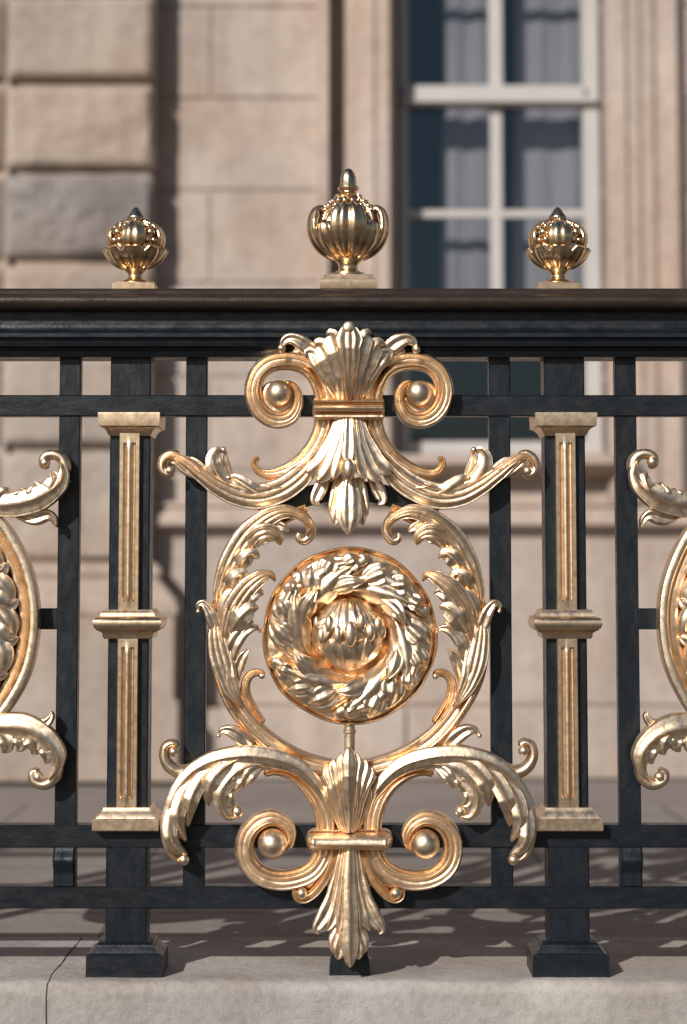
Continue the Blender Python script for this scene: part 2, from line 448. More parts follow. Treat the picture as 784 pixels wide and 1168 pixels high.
# ------------------------------------------------ stout posts with moulded feet and gilded pilasters
def rings(m, xc, yc, lv):
    """stack of rectangles (z, half x, half y)"""
    rows = []
    for z, a, b in lv:
        rows.append([(xc-a, yc-b, z), (xc+a, yc-b, z), (xc+a, yc+b, z), (xc-a, yc+b, z)])
    m.grid(rows, closed=True)
def post_set(xt, xb, first=True):
    xm = (fx(xt, -.02, 480)+fx(xb, -.02, 940))/2
    m = M(); yc = .018
    m.box(xm-.0345, xm+.0345, -.0145, .0505, .03, ztop, .0022)
    post = m.build('post', BLACK_V, railing, angle=30)
    m = M(); a = .0625; f = lambda y: fz(y, -.035)
    rings(m, xm, yc, [(0.0, .064, .055), (f(1091), .0635, .0545), (f(1089), .061, .052), (f(1088), .056, .049), (f(1084), .0520, .046), (f(1081.5), .049, .043), (f(1079.5), .0485, .042), (f(1077.5), .0455, .039), (f(1076.0), .0352, .033)])
    m.build('post_foot', BLACK_H, post, angle=25)
    # gilded pilaster on the face of the post
    g = lambda y: fz(y, -.022)
    def shaft(y0, y1, name, par):
        m = M(); x0, x1 = -.0180, .0180
        # raised frame, sunk groove, central fillet
        d = -.0175; za, zc_ = g(y0), g(y1)
        xs = [(-.0180, -.013), (-.0180, d-.006), (-.0165, d-.0085), (-.0110, d-.0085), (-.0092, d-.0052), (-.0070, d-.0044), (-.0048, d-.0055), (-.0040, d-.0085), (-.0015, d-.0100), (.0015, d-.0100), (.0040, d-.0085), (.0048, d-.0055), (.0070, d-.0044), (.0092, d-.0052), (.0110, d-.0085), (.0165, d-.0085), (.0180, d-.006), (.0180, -.013)]
        cap = .016
        solid = [(x, (d-.0085 if -.0166 < x < .0166 else (d-.006 if abs(y+.013) > .001 else y))) for x, y in xs]
        rows = []
        for z, pr in ((za, solid), (za-cap, solid), (za-cap-.004, xs), (zc_+cap+.004, xs), (zc_+cap, solid), (zc_, solid)):
            rows.append([(xm+x, y, z) for x, y in pr])
        # subdivide the long run a little for the worn look
        out = rows[:3]
        for i in range(1, 30):
            t = i/30; out.append([tuple(a_[k]+(b_[k]-a_[k])*t for k in range(3)) for a_, b_ in zip(rows[2], rows[3])])
        out += rows[3:]
        m.grid(out, closed=True)
        return m.build(name, GOLD_FLAT, par, angle=35)
    sh = shaft(494, 697, 'pilaster_shaft', railing)
    shaft(727, 922, 'lower_shaft', sh)
    m = M()
    rings(m, xm, yc, [(g(497), .0350, .041), (g(495.5), .0370, .043), (g(491.5), .0395, .046), (g(487.5), .0460, .0525), (g(487.2), .0485, .0550), (g(486.2), .0515, .058), (g(473), .0525, .0595), (g(471.2), .0520, .0590), (g(470.5), .050, .057)])
    m.build('capital', GOLD_FLAT, sh, angle=25)
    m = M(); k = [(728.5, .040), (726, .0425), (722.5, .0425), (720.5, .0455), (719, .0505), (716, .0552), (712, .0575), (708, .0572), (705, .0545), (703.5, .050), (702.8, .0465), (699.5, .0455), (697.5, .043), (695.5, .0415)]
    rings(m, xm, yc, [(g(y), a_, a_+.004) for y, a_ in k])
    m.build('waist_moulding', GOLD_FLAT, sh, angle=50)
    m = M()
    rings(m, xm, yc, [(g(946.5), .0545, .0585), (g(945.5), .0555, .0595), (g(934.5), .0555, .0595), (g(933.5), .0545, .0585), (g(932.8), .0500, .054), (g(931), .0485, .053), (g(926.5), .0410, .047), (g(923), .0395, .045), (g(921), .0385, .044)])
    m.build('pilaster_base', GOLD_FLAT, sh, angle=25)
    return post, sh
ps = [post_set(148.5, 144.5), post_set(641.5, 652)]
for dx, j in ((-PER, 0), (-2*PER, 0), (PER, 1)):
    for o in (ps[j][0], ps[j][1]):
        if dx == PER or True:
            r_ = o.copy(); col.objects.link(r_); r_.location.x += dx; r_.parent = railing
            for ch in list(o.children):
                c = ch.copy(); col.objects.link(c); c.parent = r_

# iron arch behind the crest, stub brackets to the side medallions, block foot in the middle
m = M()
arc = [(398+170*math.cos(a), 729-170*math.sin(a)) for a in [R(55+i*3.5) for i in range(21)]]
rows = []
for i, (x, y) in enumerate(arc):
    a = R(55+i*3.5); r0, r1 = 158, 181
    q = []
    for r_, yy in ((r0, -.018), (r1, -.018), (r1, .014), (r0, .014)):
        p = P(398+r_*math.cos(a), 729-r_*math.sin(a), yy); q.append(tuple(p))
    rows.append(q)
m.grid(rows, closed=True); m.build('iron_arch', BLACK_V, railing, angle=30)
for xa, xb in ((30, 70), (726, 766)):
    m = M(); m.box(fx(xa, -.012, 706), fx(xb, -.012, 706), -.0105, .0135, fz(718, -.012), fz(694, -.012), .0015); m.build('bracket', BLACK_V, railing, angle=30)
m = M(); xa, xb = fx(377, -.01, 1100), fx(421, -.01, 1100)
rings(m, (xa+xb)/2, .005, [(0, (xb-xa)/2+.002, .025), (.028, (xb-xa)/2, .024), (.030, (xb-xa)/2-.002, .022), (fz(1024, -.01), (xb-xa)/2-.004, .014)])
m.build('middle_foot', BLACK_V, railing, angle=30)

# ================================================================== crest ornament (upper scrolls)
m = M()
V1 = [(372,468),(370.5,452),(366,437),(357,423),(343,414.5),(325,412),(307,416),(294.5,427),(289,444),(292,461),(302,474),(316,479.5),(330,476),(338.5,465),(340,452),(335,441),(325,436)]
V1w = [11.5,11.5,11.2,11,10.8,10.5,10.2,10,10,10,10,9.8,9,7.6,6.2,4.6,3]
def f(mi):
    sweep(m, V1, V1w, [19,20,20,19,17,14], 'mould', mirror=mi, ends=(0, 4), flip=False)
    sweep(m, [(371,470),(370,484),(365,499),(356,514),(343,527),(327,536),(310,540.5),(298,539),(291.5,532),(291.5,525),(297,522.5)], [11.5,11.3,11,10.5,9.5,8,6.4,5,4.2,3.8,3], [19,19,17,15,13,12], 'mould', mirror=mi, ends=(0, 3))
both(f)
crest = m.build('crest_scroll', GOLD, railing, label='upper pair of gilded C-scrolls under the handrail')
for mi in (False, True):
    m = M(); ball(m, 318.5, 449.5, 14.8, 13, mi); m.build('scroll_ball', GOLD, crest)
    m = M()
    sweep(m, [(316,436),(306,443),(303,454),(308,465),(319,469),(330,464),(334,453)], [3,6,8,8.5,8.5,7,4], 7, 'dome', mirror=mi, ends=(3, 3))
    m.build('scroll_cup', GOLD, crest)
    # long leaf arm sweeping outwards
    m = M()
    petal(m, [(366,508),(356,528),(340,546),(320,559),(296,566),(272,564),(250,554),(230,540),(214,528),(200,521),(190,526),(187,535)], [8,13,15,15,15,14,13,12,10,8,7,6], (5, 10, 13, 14), 10, 'leaf3', mi)
    sweep(m, [(206,519),(196,518),(189,523),(186,531),(188,539),(194,542),(198,538)], [4,5,5.5,5.5,5.2,4.5,3], 9, 'dome', 9, mirror=mi, ends=(4, 3))
    ball(m, 195.5, 537.5, 5.6, 15, mi)
    petal(m, [(276,565),(258,552),(247,537),(243.5,524),(248,515),(256,514)], [9,11,11,10,9,7], (8, 13, 16, 14), 9, 'leaf2', mi, curl=3.4)
    petal(m, [(268,560),(262,545),(258,530),(257,520),(259,514)], [5,6,6,5,4], (6, 12), 6, 'leaf1', mi)
    petal(m, [(308,566),(290,560),(276,551),(268,546),(262,546)], [8,9,9,8,6], (9, 15, 14), 8, 'leaf2', mi, curl=2.6)
    petal(m, [(252,556),(236,546),(226,534),(219,527),(211,529)], [7,9,9,8,6], (10, 15, 14), 7, 'leaf2', mi)
    petal(m, [(345,546),(328,556),(312,556),(302,552)], [7,8,7,5], (8, 14), 7, 'leaf2', mi)
    petal(m, [(232,545),(214,536),(203,528),(196,528)], [6,7,6,5], (9, 13), 6, 'leaf1', mi)
    m.build('leaf', GOLD, crest)
    m = M()
    petal(m, [(364,416),(354,402),(344,393),(333,388.5),(325,392),(322,400)], [8,9,9,8,7.5,7], (14, 19, 18), 8, 'leaf1', mi, curl=5)
    petal(m, [(362,410),(352,402),(342,401),(334,403)], [6,7,6,4], (12, 15), 6, 'leaf1', mi)
    petal(m, [(370,402),(366,396),(365,391),(367,389)], [4,5,4,3], (12, 15), 5, 'leaf1', mi)
    m.build('leaf', GOLD, crest)
# top palmette
m = M()
for mi in (False, True):
    petal(m, [(386,459),(380,440),(371,422),(360,409),(352,406),(354,413)], [6,9,11,13,12,9], (11, 18, 22, 18), 9, 'leaf1', mi)
    petal(m, [(389,459),(384,434),(375,411),(365,396),(358,397)], [6,9,13,16,13], (15, 24, 29, 25), 9, 'leaf2', mi)
    petal(m, [(393,459),(390,430),(384,403),(378,385),(373,386)], [6,8,12,16,13], (19, 30, 36, 31), 9, 'leaf2', mi)
petal(m, [(398,460),(398,430),(398,405),(398,388),(398,373)], [6,9,14,21,21], (22, 33, 42, 40), 9, 'leaf3')
ball(m, 398, 378.5, 8, 43, sq=.6)
m.build('palmette', GOLD, crest)
# lower fan with bud and pendant
m = M()
for mi in (False, True):
    petal(m, [(388,476),(382,500),(370,524),(356,537),(350,541)], [8,9,12,13,9], (14, 19, 24), 8, 'leaf2', mi)
    petal(m, [(391,476),(387,504),(378,530),(368,545),(361,549)], [8,8,10,12,8], (17, 22, 27), 8, 'leaf2', mi)
    petal(m, [(394,476),(392,505),(387,530),(380,548)], [7,7,9,9], (19, 24, 29), 7, 'leaf2', mi)
    petal(m, [(374,540),(366,556),(360,570),(364,577)], [7,8,8,6], (4, 10), 7, 'leaf1', mi)
    petal(m, [(386,545),(384,565),(380,580),(376,588)], [7,8,8,6], (10, 14), 7, 'leaf1', mi)
    petal(m, [(394,560),(388,580),(384,592),(382,600)], [7,8,9,6], (13, 18), 7, 'leaf1', mi)
petal(m, [(398,476),(398,500),(398,520),(398,536)], [7,7,9,9], (20, 26, 30), 6, 'leaf1')
petal(m, [(398,545),(398,570),(398,590),(398,610)], [12,15,17,12], (16, 22, 24), 8, 'leaf4')
m.build('pendant_leaf', GOLD, crest)
m = M(); m.sphere(W(398, 537, 34), 7.5*S, 7*S, 13*S); m.build('bud', GOLD, crest)
m = M(); sweep(m, [(356.5,468),(439.5,468)], 12.6, 34, 'band', ends=(4, 4)); m.build('collar', GOLD, crest)

# ================================================================== wreath ring
m = M()
def arcpts(c, r, a0, a1, n): return [(c[0]+r*math.cos(R(a0+(a1-a0)*i/n)), c[1]-r*math.sin(R(a0+(a1-a0)*i/n))) for i in range(n+1)]
for mi in (False, True):
    pts = []; ws = []
    for i in range(23):
        a = 108+(270-108)*i/22
        w = 6.5 if a < 150 else (6.5+(a-150)/45*5 if a < 195 else 11.5-(max(0, a-235)/35)*1.2)
        r_ = 160.5-w
        pts.append((398+r_*math.cos(R(a)), 727-r_*math.sin(R(a)))); ws.append(w)
    if True:
        sweep(m, pts, ws, 17, 'mould', mirror=mi, flip=True)
ring = m.build('wreath_ring', GOLD, railing, label='large round gilded wreath frame around the rosette')
for mi in (False, True):
    m = M()   # upper acanthus
    petal(m, [(250,700),(252,672),(264,640),(282,612),(304,592),(326,584),(345,590),(354,602),(351,613)], [7,10,13,14,12,10,8,7,6], (7, 12, 16, 15), 9, 'leaf3', mi)
    sweep(m, [(334,585),(346,588),(354,598),(355,609),(348,617),(341,614),(342,607)], [4,5,5.4,5.4,5.2,4,3], 9, 'dome', 9, mirror=mi, ends=(3, 3))
    petal(m, [(284,626),(294,612),(308,608),(318,613),(320,622)], [10,12,12,10,8], (13, 19, 17), 9, 'leaf3', mi)
    petal(m, [(300,606),(312,600),(324,602),(330,607)], [6,7,7,5], (11, 15), 7, 'leaf1', mi)
    petal(m, [(270,650),(279,638),(288,632),(297,637)], [8,10,9,7], (12, 18, 16), 8, 'leaf2', mi)
    petal(m, [(262,672),(268,660),(276,655),(281,662)], [8,10,9,7], (12, 18, 16), 8, 'leaf2', mi)
    petal(m, [(254,705),(257,690),(262,678),(270,672)], [8,9,8,6], (12, 17), 8, 'leaf2', mi)
    m.build('acanthus_leaf', GOLD, ring)
    m = M()   # second acanthus
    petal(m, [(258,742),(260,716),(268,692),(281,672),(297,659),(309,655),(315,663)], [7,10,13,13,12,9,7], (8, 15, 20, 17), 9, 'leaf3', mi)
    petal(m, [(263,722),(274,706),(286,694),(296,692)], [9,12,12,8], (12, 20, 18), 8, 'leaf2', mi)
    petal(m, [(276,690),(286,680),(296,676),(302,678)], [7,9,8,6], (13, 20, 18), 7, 'leaf1', mi)
    petal(m, [(262,738),(270,724),(282,712),(290,708)], [7,8,8,6], (9, 15), 7, 'leaf1', mi)
    petal(m, [(262,770),(264,746),(272,728),(283,718),(294,716),(298,722)], [6,8,9,8,6,5], (7, 13, 13), 7, 'leaf1', mi)
    petal(m, [(268,782),(272,762),(278,748),(286,740)], [5,7,7,4], (6, 11), 7, 'leaf1', mi)
    m.build('acanthus_leaf', GOLD, ring)
    m = M()   # blade wrapping the ring, hook inside, hooks outside
    petal(m, [(246,704),(248,727),(253,752),(262,780),(275,806)], [8,11,12,10,6], (12, 15, 14), 6, 'leaf3', mi)
    petal(m, [(262,735),(262,760),(268,785),(278,806)], [5,7,7,4], (11, 15, 12), 6, 'leaf1', mi)
    sweep(m, [(300,826),(288,808),(281,792),(281,778),(287,769),(296,767),(302,771)], [6,6.5,6,5.5,5,4.5,3.5], [14,13,12,12], 'mould', mirror=mi, ends=(4, 3), flip=True)
    ball(m, 299.5, 770.5, 3.6, 10, mi)
    petal(m, [(252,726),(245,710),(240,697),(233,688),(227,690),(227,697)], [7,8,7,5.5,5,4], (10, 14, 12), 7, 'leaf1', mi, curl=2.6)
    petal(m, [(292,856),(278,842),(265,833),(255,832),(250,838)], [7,8.5,8,6.5,5], (6, 10, 10), 8, 'leaf1', mi, curl=2.6)
    m.build('wrapping_leaf', GOLD, ring)

# ================================================================== rosette medallion
RC = (399, 724.5); RR = 99.5
def dish(x, y):
    r = math.hypot(x-RC[0], (y-RC[1])*.985)/RR
    if r > 1: return 4
    return 4+14*math.sin(math.pi*min(1, max(0, (1.0-r))*1.12))**.7*(.35+.65*min(1, max(0, (r-.40)/.14)))
m = M(); rows = []
prof_r = [(0,0)]
for r in [1.0, 1.0, .995, .975, .955, .94, .93, .92, .90, .86, .80, .72, .64, .56, .48, .42, .38]:
    pass
seq = [(1.0, 0), (1.0, 15), (.994, 17), (.982, 18), (.972, 17), (.963, 14), (.955, 11)]
for r in [.90, .85, .8, .74, .68, .62, .56, .5, .44, .4]: seq.append((r, dish(RC[0]+RR*r, RC[1])))
for r, h in seq:
    row = []
    for j in range(144):
        a = 2*math.pi*j/144
        rr = r*RR*(1+.004*math.sin(a*5+1)+.003*math.sin(a*11))
        hh = h + (1.6*math.sin(a*9+r*16)+1.1*math.sin(a*17-r*22) if .45 < r < .9 else 0)
        row.append(W(RC[0]+rr*math.cos(a), RC[1]+rr*1.015*math.sin(a), hh))
    rows.append(row)
m.grid(rows, closed=True)
ros = m.build('rosette', GOLD, railing, label='round gilded rosette of swirling acanthus leaves around a bud', angle=60)
rnd = random.Random(3)
for k in range(6):
    m = M(); a0 = 205+k*60+rnd.uniform(-6, 6)
    def sp(off, r0, r1, da, n=8, bend=0):
        out = []
        for i in range(n):
            t = i/(n-1); r_ = r0+(r1-r0)*(t**.85); a = R(a0+off+da*t+bend*t*t)
            out.append((RC[0]+r_*math.cos(a), RC[1]+r_*math.sin(a)))
        return out
    v = rnd.uniform(.92, 1.1)
    # broad sweeping blade, side lobes splaying outwards to the rim, turned-over tip
    petal(m, sp(-8, 45, 84, 84), [6,12,19,24,25,22,16,9], (-7, 0, 7, 11), 9, 'blade', surf=dish)
    petal(m, sp(14, 54, 95, 40, bend=-12), [4,8,12,15,15,13,9,5], (-5, 3, 8, 3), 8, 'blade2', surf=dish)
    petal(m, sp(40, 66, 96, 28, bend=-10), [4,8,11,13*v,13*v,11,8,4], (-2, 7, 11, 5), 8, 'blade2', surf=dish)
    petal(m, sp(60, 74, 92, 22, bend=-6), [3,6,9,11,11,9,7,4], (2, 10, 14, 8), 7, 'blade2', surf=dish)
    petal(m, sp(40, 52, 64, 46), [3,6,9,11,11,9,6,3], (0, 8, 14, 13), 7, 'blade2', surf=dish)
    e = sp(-8, 45, 84, 84)[-1]
    ux, uy = (e[0]-RC[0])/RR, (e[1]-RC[1])/RR
    if k != 2: sweep(m, [(e[0]+uy*14, e[1]-ux*14), (e[0]+uy*3, e[1]-ux*3), (e[0]+ux*6-uy*5, e[1]+uy*6+ux*5), (e[0]+ux*10-uy*1, e[1]+uy*10+ux*1), (e[0]+ux*7+uy*3, e[1]+uy*7-ux*3)], [3,6,6,5,3], 7, 'dome', [8,12,12,10], ends=(8, 3), surf=lambda x, y: dish(x, y)*.7)
    m.build('swirling_leaf', GOLD, ros, angle=50)
BC = (397.5, 722)
def bud(x, y):
    q = 1-((x-BC[0])**2+(y-BC[1])**2)/43.0**2
    return 8+30*math.sqrt(max(0, q))
m = M(); rows = []
for i in range(17):
    t = i/16; r = 43*math.cos(t*math.pi/2)+.01
    rows.append([W(BC[0]+r*math.cos(2*math.pi*j/72), BC[1]+r*math.sin(2*math.pi*j/72), 8+30*math.sin(t*math.pi/2)) for j in range(72)])
m.grid([[W(BC[0]+44*math.cos(2*math.pi*j/72), BC[1]+44*math.sin(2*math.pi*j/72), 0) for j in range(72)]]+rows, closed=True)
budo = m.build('bud', GOLD, ros)
m = M()
def bpath(x0, y0, x1, y1, bow=0):
    return [(x0, y0), ((x0+x1)/2+bow, (y0+y1)/2), (x1, y1)]
for x0, x1, y1, w in [(-36,-37,-4,5),(-28,-31,10,6),(-20,-22,-3,6.5),(-11,-12,8,6.5),(0,2,8,9.5),(12,15,-5,6.5),(21,25,6,6.5),(29,34,-2,6),(36,39,6,5)]:
    ytop = BC[1]-math.sqrt(max(0, 42**2-x0**2))+2
    petal(m, bpath(BC[0]+x0*.55, ytop, BC[0]+x1*.97, BC[1]+y1-3), [w*.55, w*1.0, w*1.35], (-1, 2, 4), 5, 'leaf1', surf=bud)
    c_ = W(BC[0]+x1*.97, BC[1]+y1-8, 5+bud(BC[0]+x1*.97, BC[1]+y1-8)); m.sphere(c_, w*.80*S, w*.75*S, w*1.55*S)
for x0, x1, yt, w in [(-34,-24,22,6),(-22,-14,14,7),(-8,-5,16,7),(6,6,19,7),(20,15,13,7),(33,25,20,6)]:
    yb_ = BC[1]+math.sqrt(max(0, 40**2-x1**2))
    petal(m, bpath(BC[0]+x1*.8, yb_, BC[0]+x0, BC[1]+yt-8), [w*.8, w*1.2, w*1.2], (0, 1, 2), 4, 'leaf2', surf=bud)
m.build('bud_petals', GOLD, ros)
m = M(); xx = fx(399, Y0, 838); 
rows = [[(xx+6*S*math.cos(2*math.pi*j/20)*k, Y0-.010+6*S*math.sin(2*math.pi*j/20)*k, fz(y, Y0)) for j in range(20)] for y, k in ((820, 1), (831, 1), (832, 1.2), (835, 1.2), (836, 1), (856, 1))]
m.grid(rows, closed=True); m.build('pin', GOLD, ros)

# ================================================================== foot ornament (lower scrolls)
m = M()
V2 = [(373,952),(371,966),(366,980),(355,993),(339,1000.5),(320,1003),(301,999),(287,988),(280,972),(281.5,953),(292,938.5),(308,932),(322,936),(331,947),(331,960),(324,969)]
V2w = [11,11,11,11.5,11.5,11.5,11.5,11.5,11.5,11,10.5,9.8,8.8,7.4,5.6,3]
for mi in (False, True):
    sweep(m, V2, V2w, [19,20,20,19,17,14], 'mould', mirror=mi, ends=(0, 4), flip=True)
    sweep(m, [(371,955),(370,932),(362,910),(348,892),(330,881),(312,879),(301,884)], [11,11,10.5,9.5,7.5,5.5,3.5], [19,18,16,12], 'mould', mirror=mi, ends=(0, 4), flip=False)
foot = m.build('foot_scroll', GOLD, railing, label='lower pair of gilded scrolls above the kerb')
for mi in (False, True):
    m = M(); ball(m, 311.5, 960.5, 16.6, 12, mi); m.build('scroll_ball', GOLD, foot)
    m = M()
    petal(m, [(379,938),(373,912),(358,889),(337,872),(310,863),(282,860),(254,863),(230,872),(211,888),(198,910),(191,936),(191,958),(197,974),(208,982)], [8,9,10,11,12,12,11,10,9,9,9,9,9,9], (4, 9, 12, 12, 11), 10, 'leafs', mi)
    petal(m, [(292,861),(268,866),(250,880),(240,898),(239,918)], [4,7,10,11,8], (8, 15, 20, 13), 8, 'leaf2', mi)
    petal(m, [(262,866),(241,876),(226,896),(217,918),(216,941)], [4,7,10,11,8], (8, 15, 21, 13), 8, 'leaf2', mi)
    petal(m, [(236,874),(218,891),(207,915),(205,938),(214,958)], [4,7,10,10,7], (8, 15, 20, 13), 8, 'leaf2', mi)
    petal(m, [(212,896),(200,918),(196,942),(201,962),(215,974)], [4,7,9,9,7], (8, 15, 19, 13), 8, 'leaf2', mi)
    petal(m, [(276,868),(262,876),(255,886),(254,895)], [4,6,7,5], (8, 13, 11), 7, 'leaf1', mi)
    ball(m, 211, 979, 6.4, 13, mi)
    m.build('acanthus_leaf', GOLD, foot)
    m = M()
    sweep(m, [(250,862),(236,869),(221,877),(207,880),(195,874),(188.5,863),(190,851),(198,846.5),(205,850)], [5,8,8.5,8,7,6.2,5.6,5,3], [10,13,14,13], 'dome', 2, mirror=mi, ends=(5, 3))
    ball(m, 199.5, 855.5, 5.8, 13, mi)
    m.build('hook_tendril', GOLD, foot)
    m = M()
    petal(m, [(318,874),(298,870),(279,874),(264,885),(254,901),(253,918),(261,930),(272,930)], [6,9,11,11,10,9,8,6], (8, 14, 17, 14), 8, 'leaf2', mi)
    ball(m, 271.5, 923.5, 6.6, 14, mi)
    petal(m, [(300,872),(289,879),(282,888),(279,898)], [6,8,8,5], (10, 16, 14), 7, 'leaf1', mi)
    petal(m, [(284,876),(273,886),(268,896),(267,905)], [6,8,8,5], (11, 16, 14), 7, 'leaf1', mi)
    petal(m, [(264,893),(261,904),(264,914),(270,918)], [5,7,7,5], (12, 16, 14), 6, 'leaf1', mi)
    m.build('curled_leaf', GOLD, foot)
    m = M()
    sweep(m, [(381,962),(378,982),(370,1001),(358,1016),(347,1023),(340,1020),(338.5,1012),(344,1008)], [5,6,6.2,6,6,6,5,3], [14,15,14,12], 'mould', 4, mirror=mi, ends=(0, 3), flip=True)
    ball(m, 344.5, 1016, 6.2, 16, mi)
    sweep(m, [(362,986),(360,1000),(352,1007),(344,1010)], [8,8,6,4], 10, 'dome', 0, mirror=mi, ends=(2, 2))
    m.build('hook_tendril', GOLD, foot)
m = M()   # upper palmette
for mi in (False, True):
    petal(m, [(392,947),(388,920),(382,896),(374,880),(374,872)], [5,6,8,10,9], (12, 17, 20, 17), 8, 'leaf1', mi)
    petal(m, [(394,947),(391,918),(386,890),(380,872),(380,864)], [5,6,8,10,9], (15, 20, 24, 21), 8, 'leaf1', mi)
    petal(m, [(396,947),(394,915),(391,880),(388,866),(389,857)], [5,6,7,9,8], (18, 24, 28, 25), 8, 'leaf1', mi)
    petal(m, [(390,947),(384,925),(378,906),(375,892)], [5,6,8,7], (9, 13), 7, 'leaf1', mi)
petal(m, [(398,947),(398,915),(398,880),(398,862),(398,849)], [5,6,8,12,12], (20, 26, 32, 31), 9, 'leafs')
m.build('palmette', GOLD, foot)
m = M()   # hanging fan
for mi in (False, True):
    petal(m, [(390,962),(387,990),(381,1018),(371,1042),(362,1056),(364,1062)], [5,7,9,12,13,12], (12, 13, 16, 18), 9, 'leaf1', mi)
    petal(m, [(393,962),(391,1000),(386,1030),(379,1050),(374,1058)], [5,7,9,11,9], (15, 17, 19), 8, 'leaf1', mi)
    petal(m, [(396,1030),(391,1056),(384,1074),(381,1084)], [6,10,13,12], (13, 16, 18), 8, 'leaf1', mi)
    petal(m, [(397,1035),(393,1062),(388,1082),(386,1090)], [6,9,12,11], (16, 19, 21), 8, 'leaf1', mi)
    petal(m, [(395,962),(394,1005),(390,1040),(386,1062)], [5,6,8,8], (18, 21, 22), 7, 'leaf1', mi)
petal(m, [(399,962),(399,1005),(399.5,1045),(399.5,1080),(400,1098)], [6,7,9,14,15], (20, 23, 26, 25), 8, 'leaf2')
m.build('hanging_fan', GOLD, foot)
m = M(); sweep(m, [(349,956),(448.5,956)], 11.8, 36, 'torus', ends=(10, 10)); m.build('collar', GOLD, foot)

# ================================================================== side medallions (cut by the picture's edges)
for mi in (False, True):
    cx, cy, ea, eb = -106.0, 706.0, 152.0, 166.0
    if mi: pass
    c2 = cx
    m = M()
    def ell(k, h, n=120): return [((c2+ea*k*math.cos(2*math.pi*j/n)), cy+eb*k*math.sin(2*math.pi*j/n), h) for j in range(n)]
    rows = []
    for k, h in ((1.0, -14), (1.0, 12), (.995, 15), (.975, 16), (.945, 16), (.935, 14.5), (.93, 10), (.915, 8), (.90, 9.5), (.88, 12.5), (.86, 12), (.845, 8), (.82, 5), (.76, 6), (.68, 9), (.5, 11), (.25, 14), (.02, 15)):
        rows.append([W(AX-x if mi else x, y, h_) for x, y, h_ in ell(k, h)])
    m.grid(rows, closed=True)
    so = m.build('side_medallion', GOLD, railing, label=('oval gilded medallion cut off by the right edge' if mi else 'oval gilded medallion cut off by the left edge'), angle=50)
    m = M()
    for k in range(9):
        a0 = -75+k*17.5
        def ep(q, a): return (c2+ea*q*math.cos(R(a)), cy+eb*q*math.sin(R(a)))
        petal(m, [ep(.42, a0-16), ep(.60, a0-6), ep(.74, a0+6), ep(.82, a0+18)], [12,19,20,13], (10, 15, 17, 12), 9, 'leaf4' if k % 2 else 'leaf3', mi)
        petal(m, [ep(.60, a0+2), ep(.70, a0+10), ep(.80, a0+15), ep(.86, a0+13)], [8,11,11,8], (16, 20, 16), 7, 'leaf2', mi)
        x, y = ep(.78, a0+24); ball(m, x, y, 5.5, 17, mi)
    for k in range(6):
        a0 = -70+k*28
        petal(m, [ep(.12, a0), ep(.25, a0+6), ep(.38, a0+4), ep(.48, a0)], [10,16,18,12], (14, 20, 18), 9, 'leaf3', mi)
    m.build('relief_leaves', GOLD, so)
    m = M()   # leaf springing from its top
    petal(m, [(-60,560),(-30,574),(0,577),(26,575),(48,568),(66,556),(75,541),(72,527)], [9,11,13,15,16,14,11,8], (6, 12, 16, 15), 12, 'leaf2', mi)
    sweep(m, [(76,540),(75,528),(69,520.5),(60,518.5),(52,522),(51,530),(57,533)], [6,6.5,6.2,5.8,5.4,4.8,3], 9, 'dome', 9, mirror=mi, ends=(6, 3))
    ball(m, 53.5, 528, 6, 15, mi)
    petal(m, [(52,572),(60,558),(64,546),(61,538)], [8,10,9,6], (14, 19, 16), 8, 'leaf2', mi)
    petal(m, [(30,576),(40,566),(45,556),(43,550)], [8,9,9,6], (13, 18, 16), 8, 'leaf1', mi)
    petal(m, [(14,574),(24,568),(30,562),(28,557)], [6,8,8,5], (12, 17, 15), 7, 'leaf1', mi)
    petal(m, [(-14,574),(0,566),(9,560),(12,556)], [6,9,8,6], (10, 15, 14), 8, 'leaf2', mi)
    petal(m, [(20,588),(40,592),(54,588),(62,592),(66,602)], [6,8,8,6,5], (6, 9, 9), 7, 'leaf1', mi)
    m.build('leaf', GOLD, so)
    m = M()   # leaf springing from its foot
    petal(m, [(-50,842),(-22,832),(4,828),(30,830),(52,840),(66,857),(67,875),(58,888)], [9,12,15,17,16,14,11,8], (6, 12, 16, 15), 12, 'leaf2', mi)
    sweep(m, [(68,872),(65,884),(57,892),(48,893),(40,888),(39,880),(46,877)], [6,6.5,6.2,5.8,5.4,4.8,3], 9, 'dome', 9, mirror=mi, ends=(6, 3))
    ball(m, 45.5, 884, 6, 15, mi)
    petal(m, [(30,830),(40,842),(43,853),(40,860)], [8,11,10,7], (14, 19, 16), 8, 'leaf2', mi)
    petal(m, [(50,842),(56,853),(57,863),(54,870)], [7,9,8,6], (14, 19, 16), 7, 'leaf1', mi)
    petal(m, [(2,832),(8,842),(9,852),(4,857)], [8,10,9,6], (12, 17, 15), 8, 'leaf2', mi)
    petal(m, [(18,832),(25,842),(26,851),(22,856)], [7,9,8,5], (12, 17, 15), 7, 'leaf1', mi)
    petal(m, [(28,828),(44,826),(54,824),(60,817),(60,811)], [5,6,6,5,4], (6, 9, 9), 6, 'leaf1', mi)
    m.build('leaf', GOLD, so)

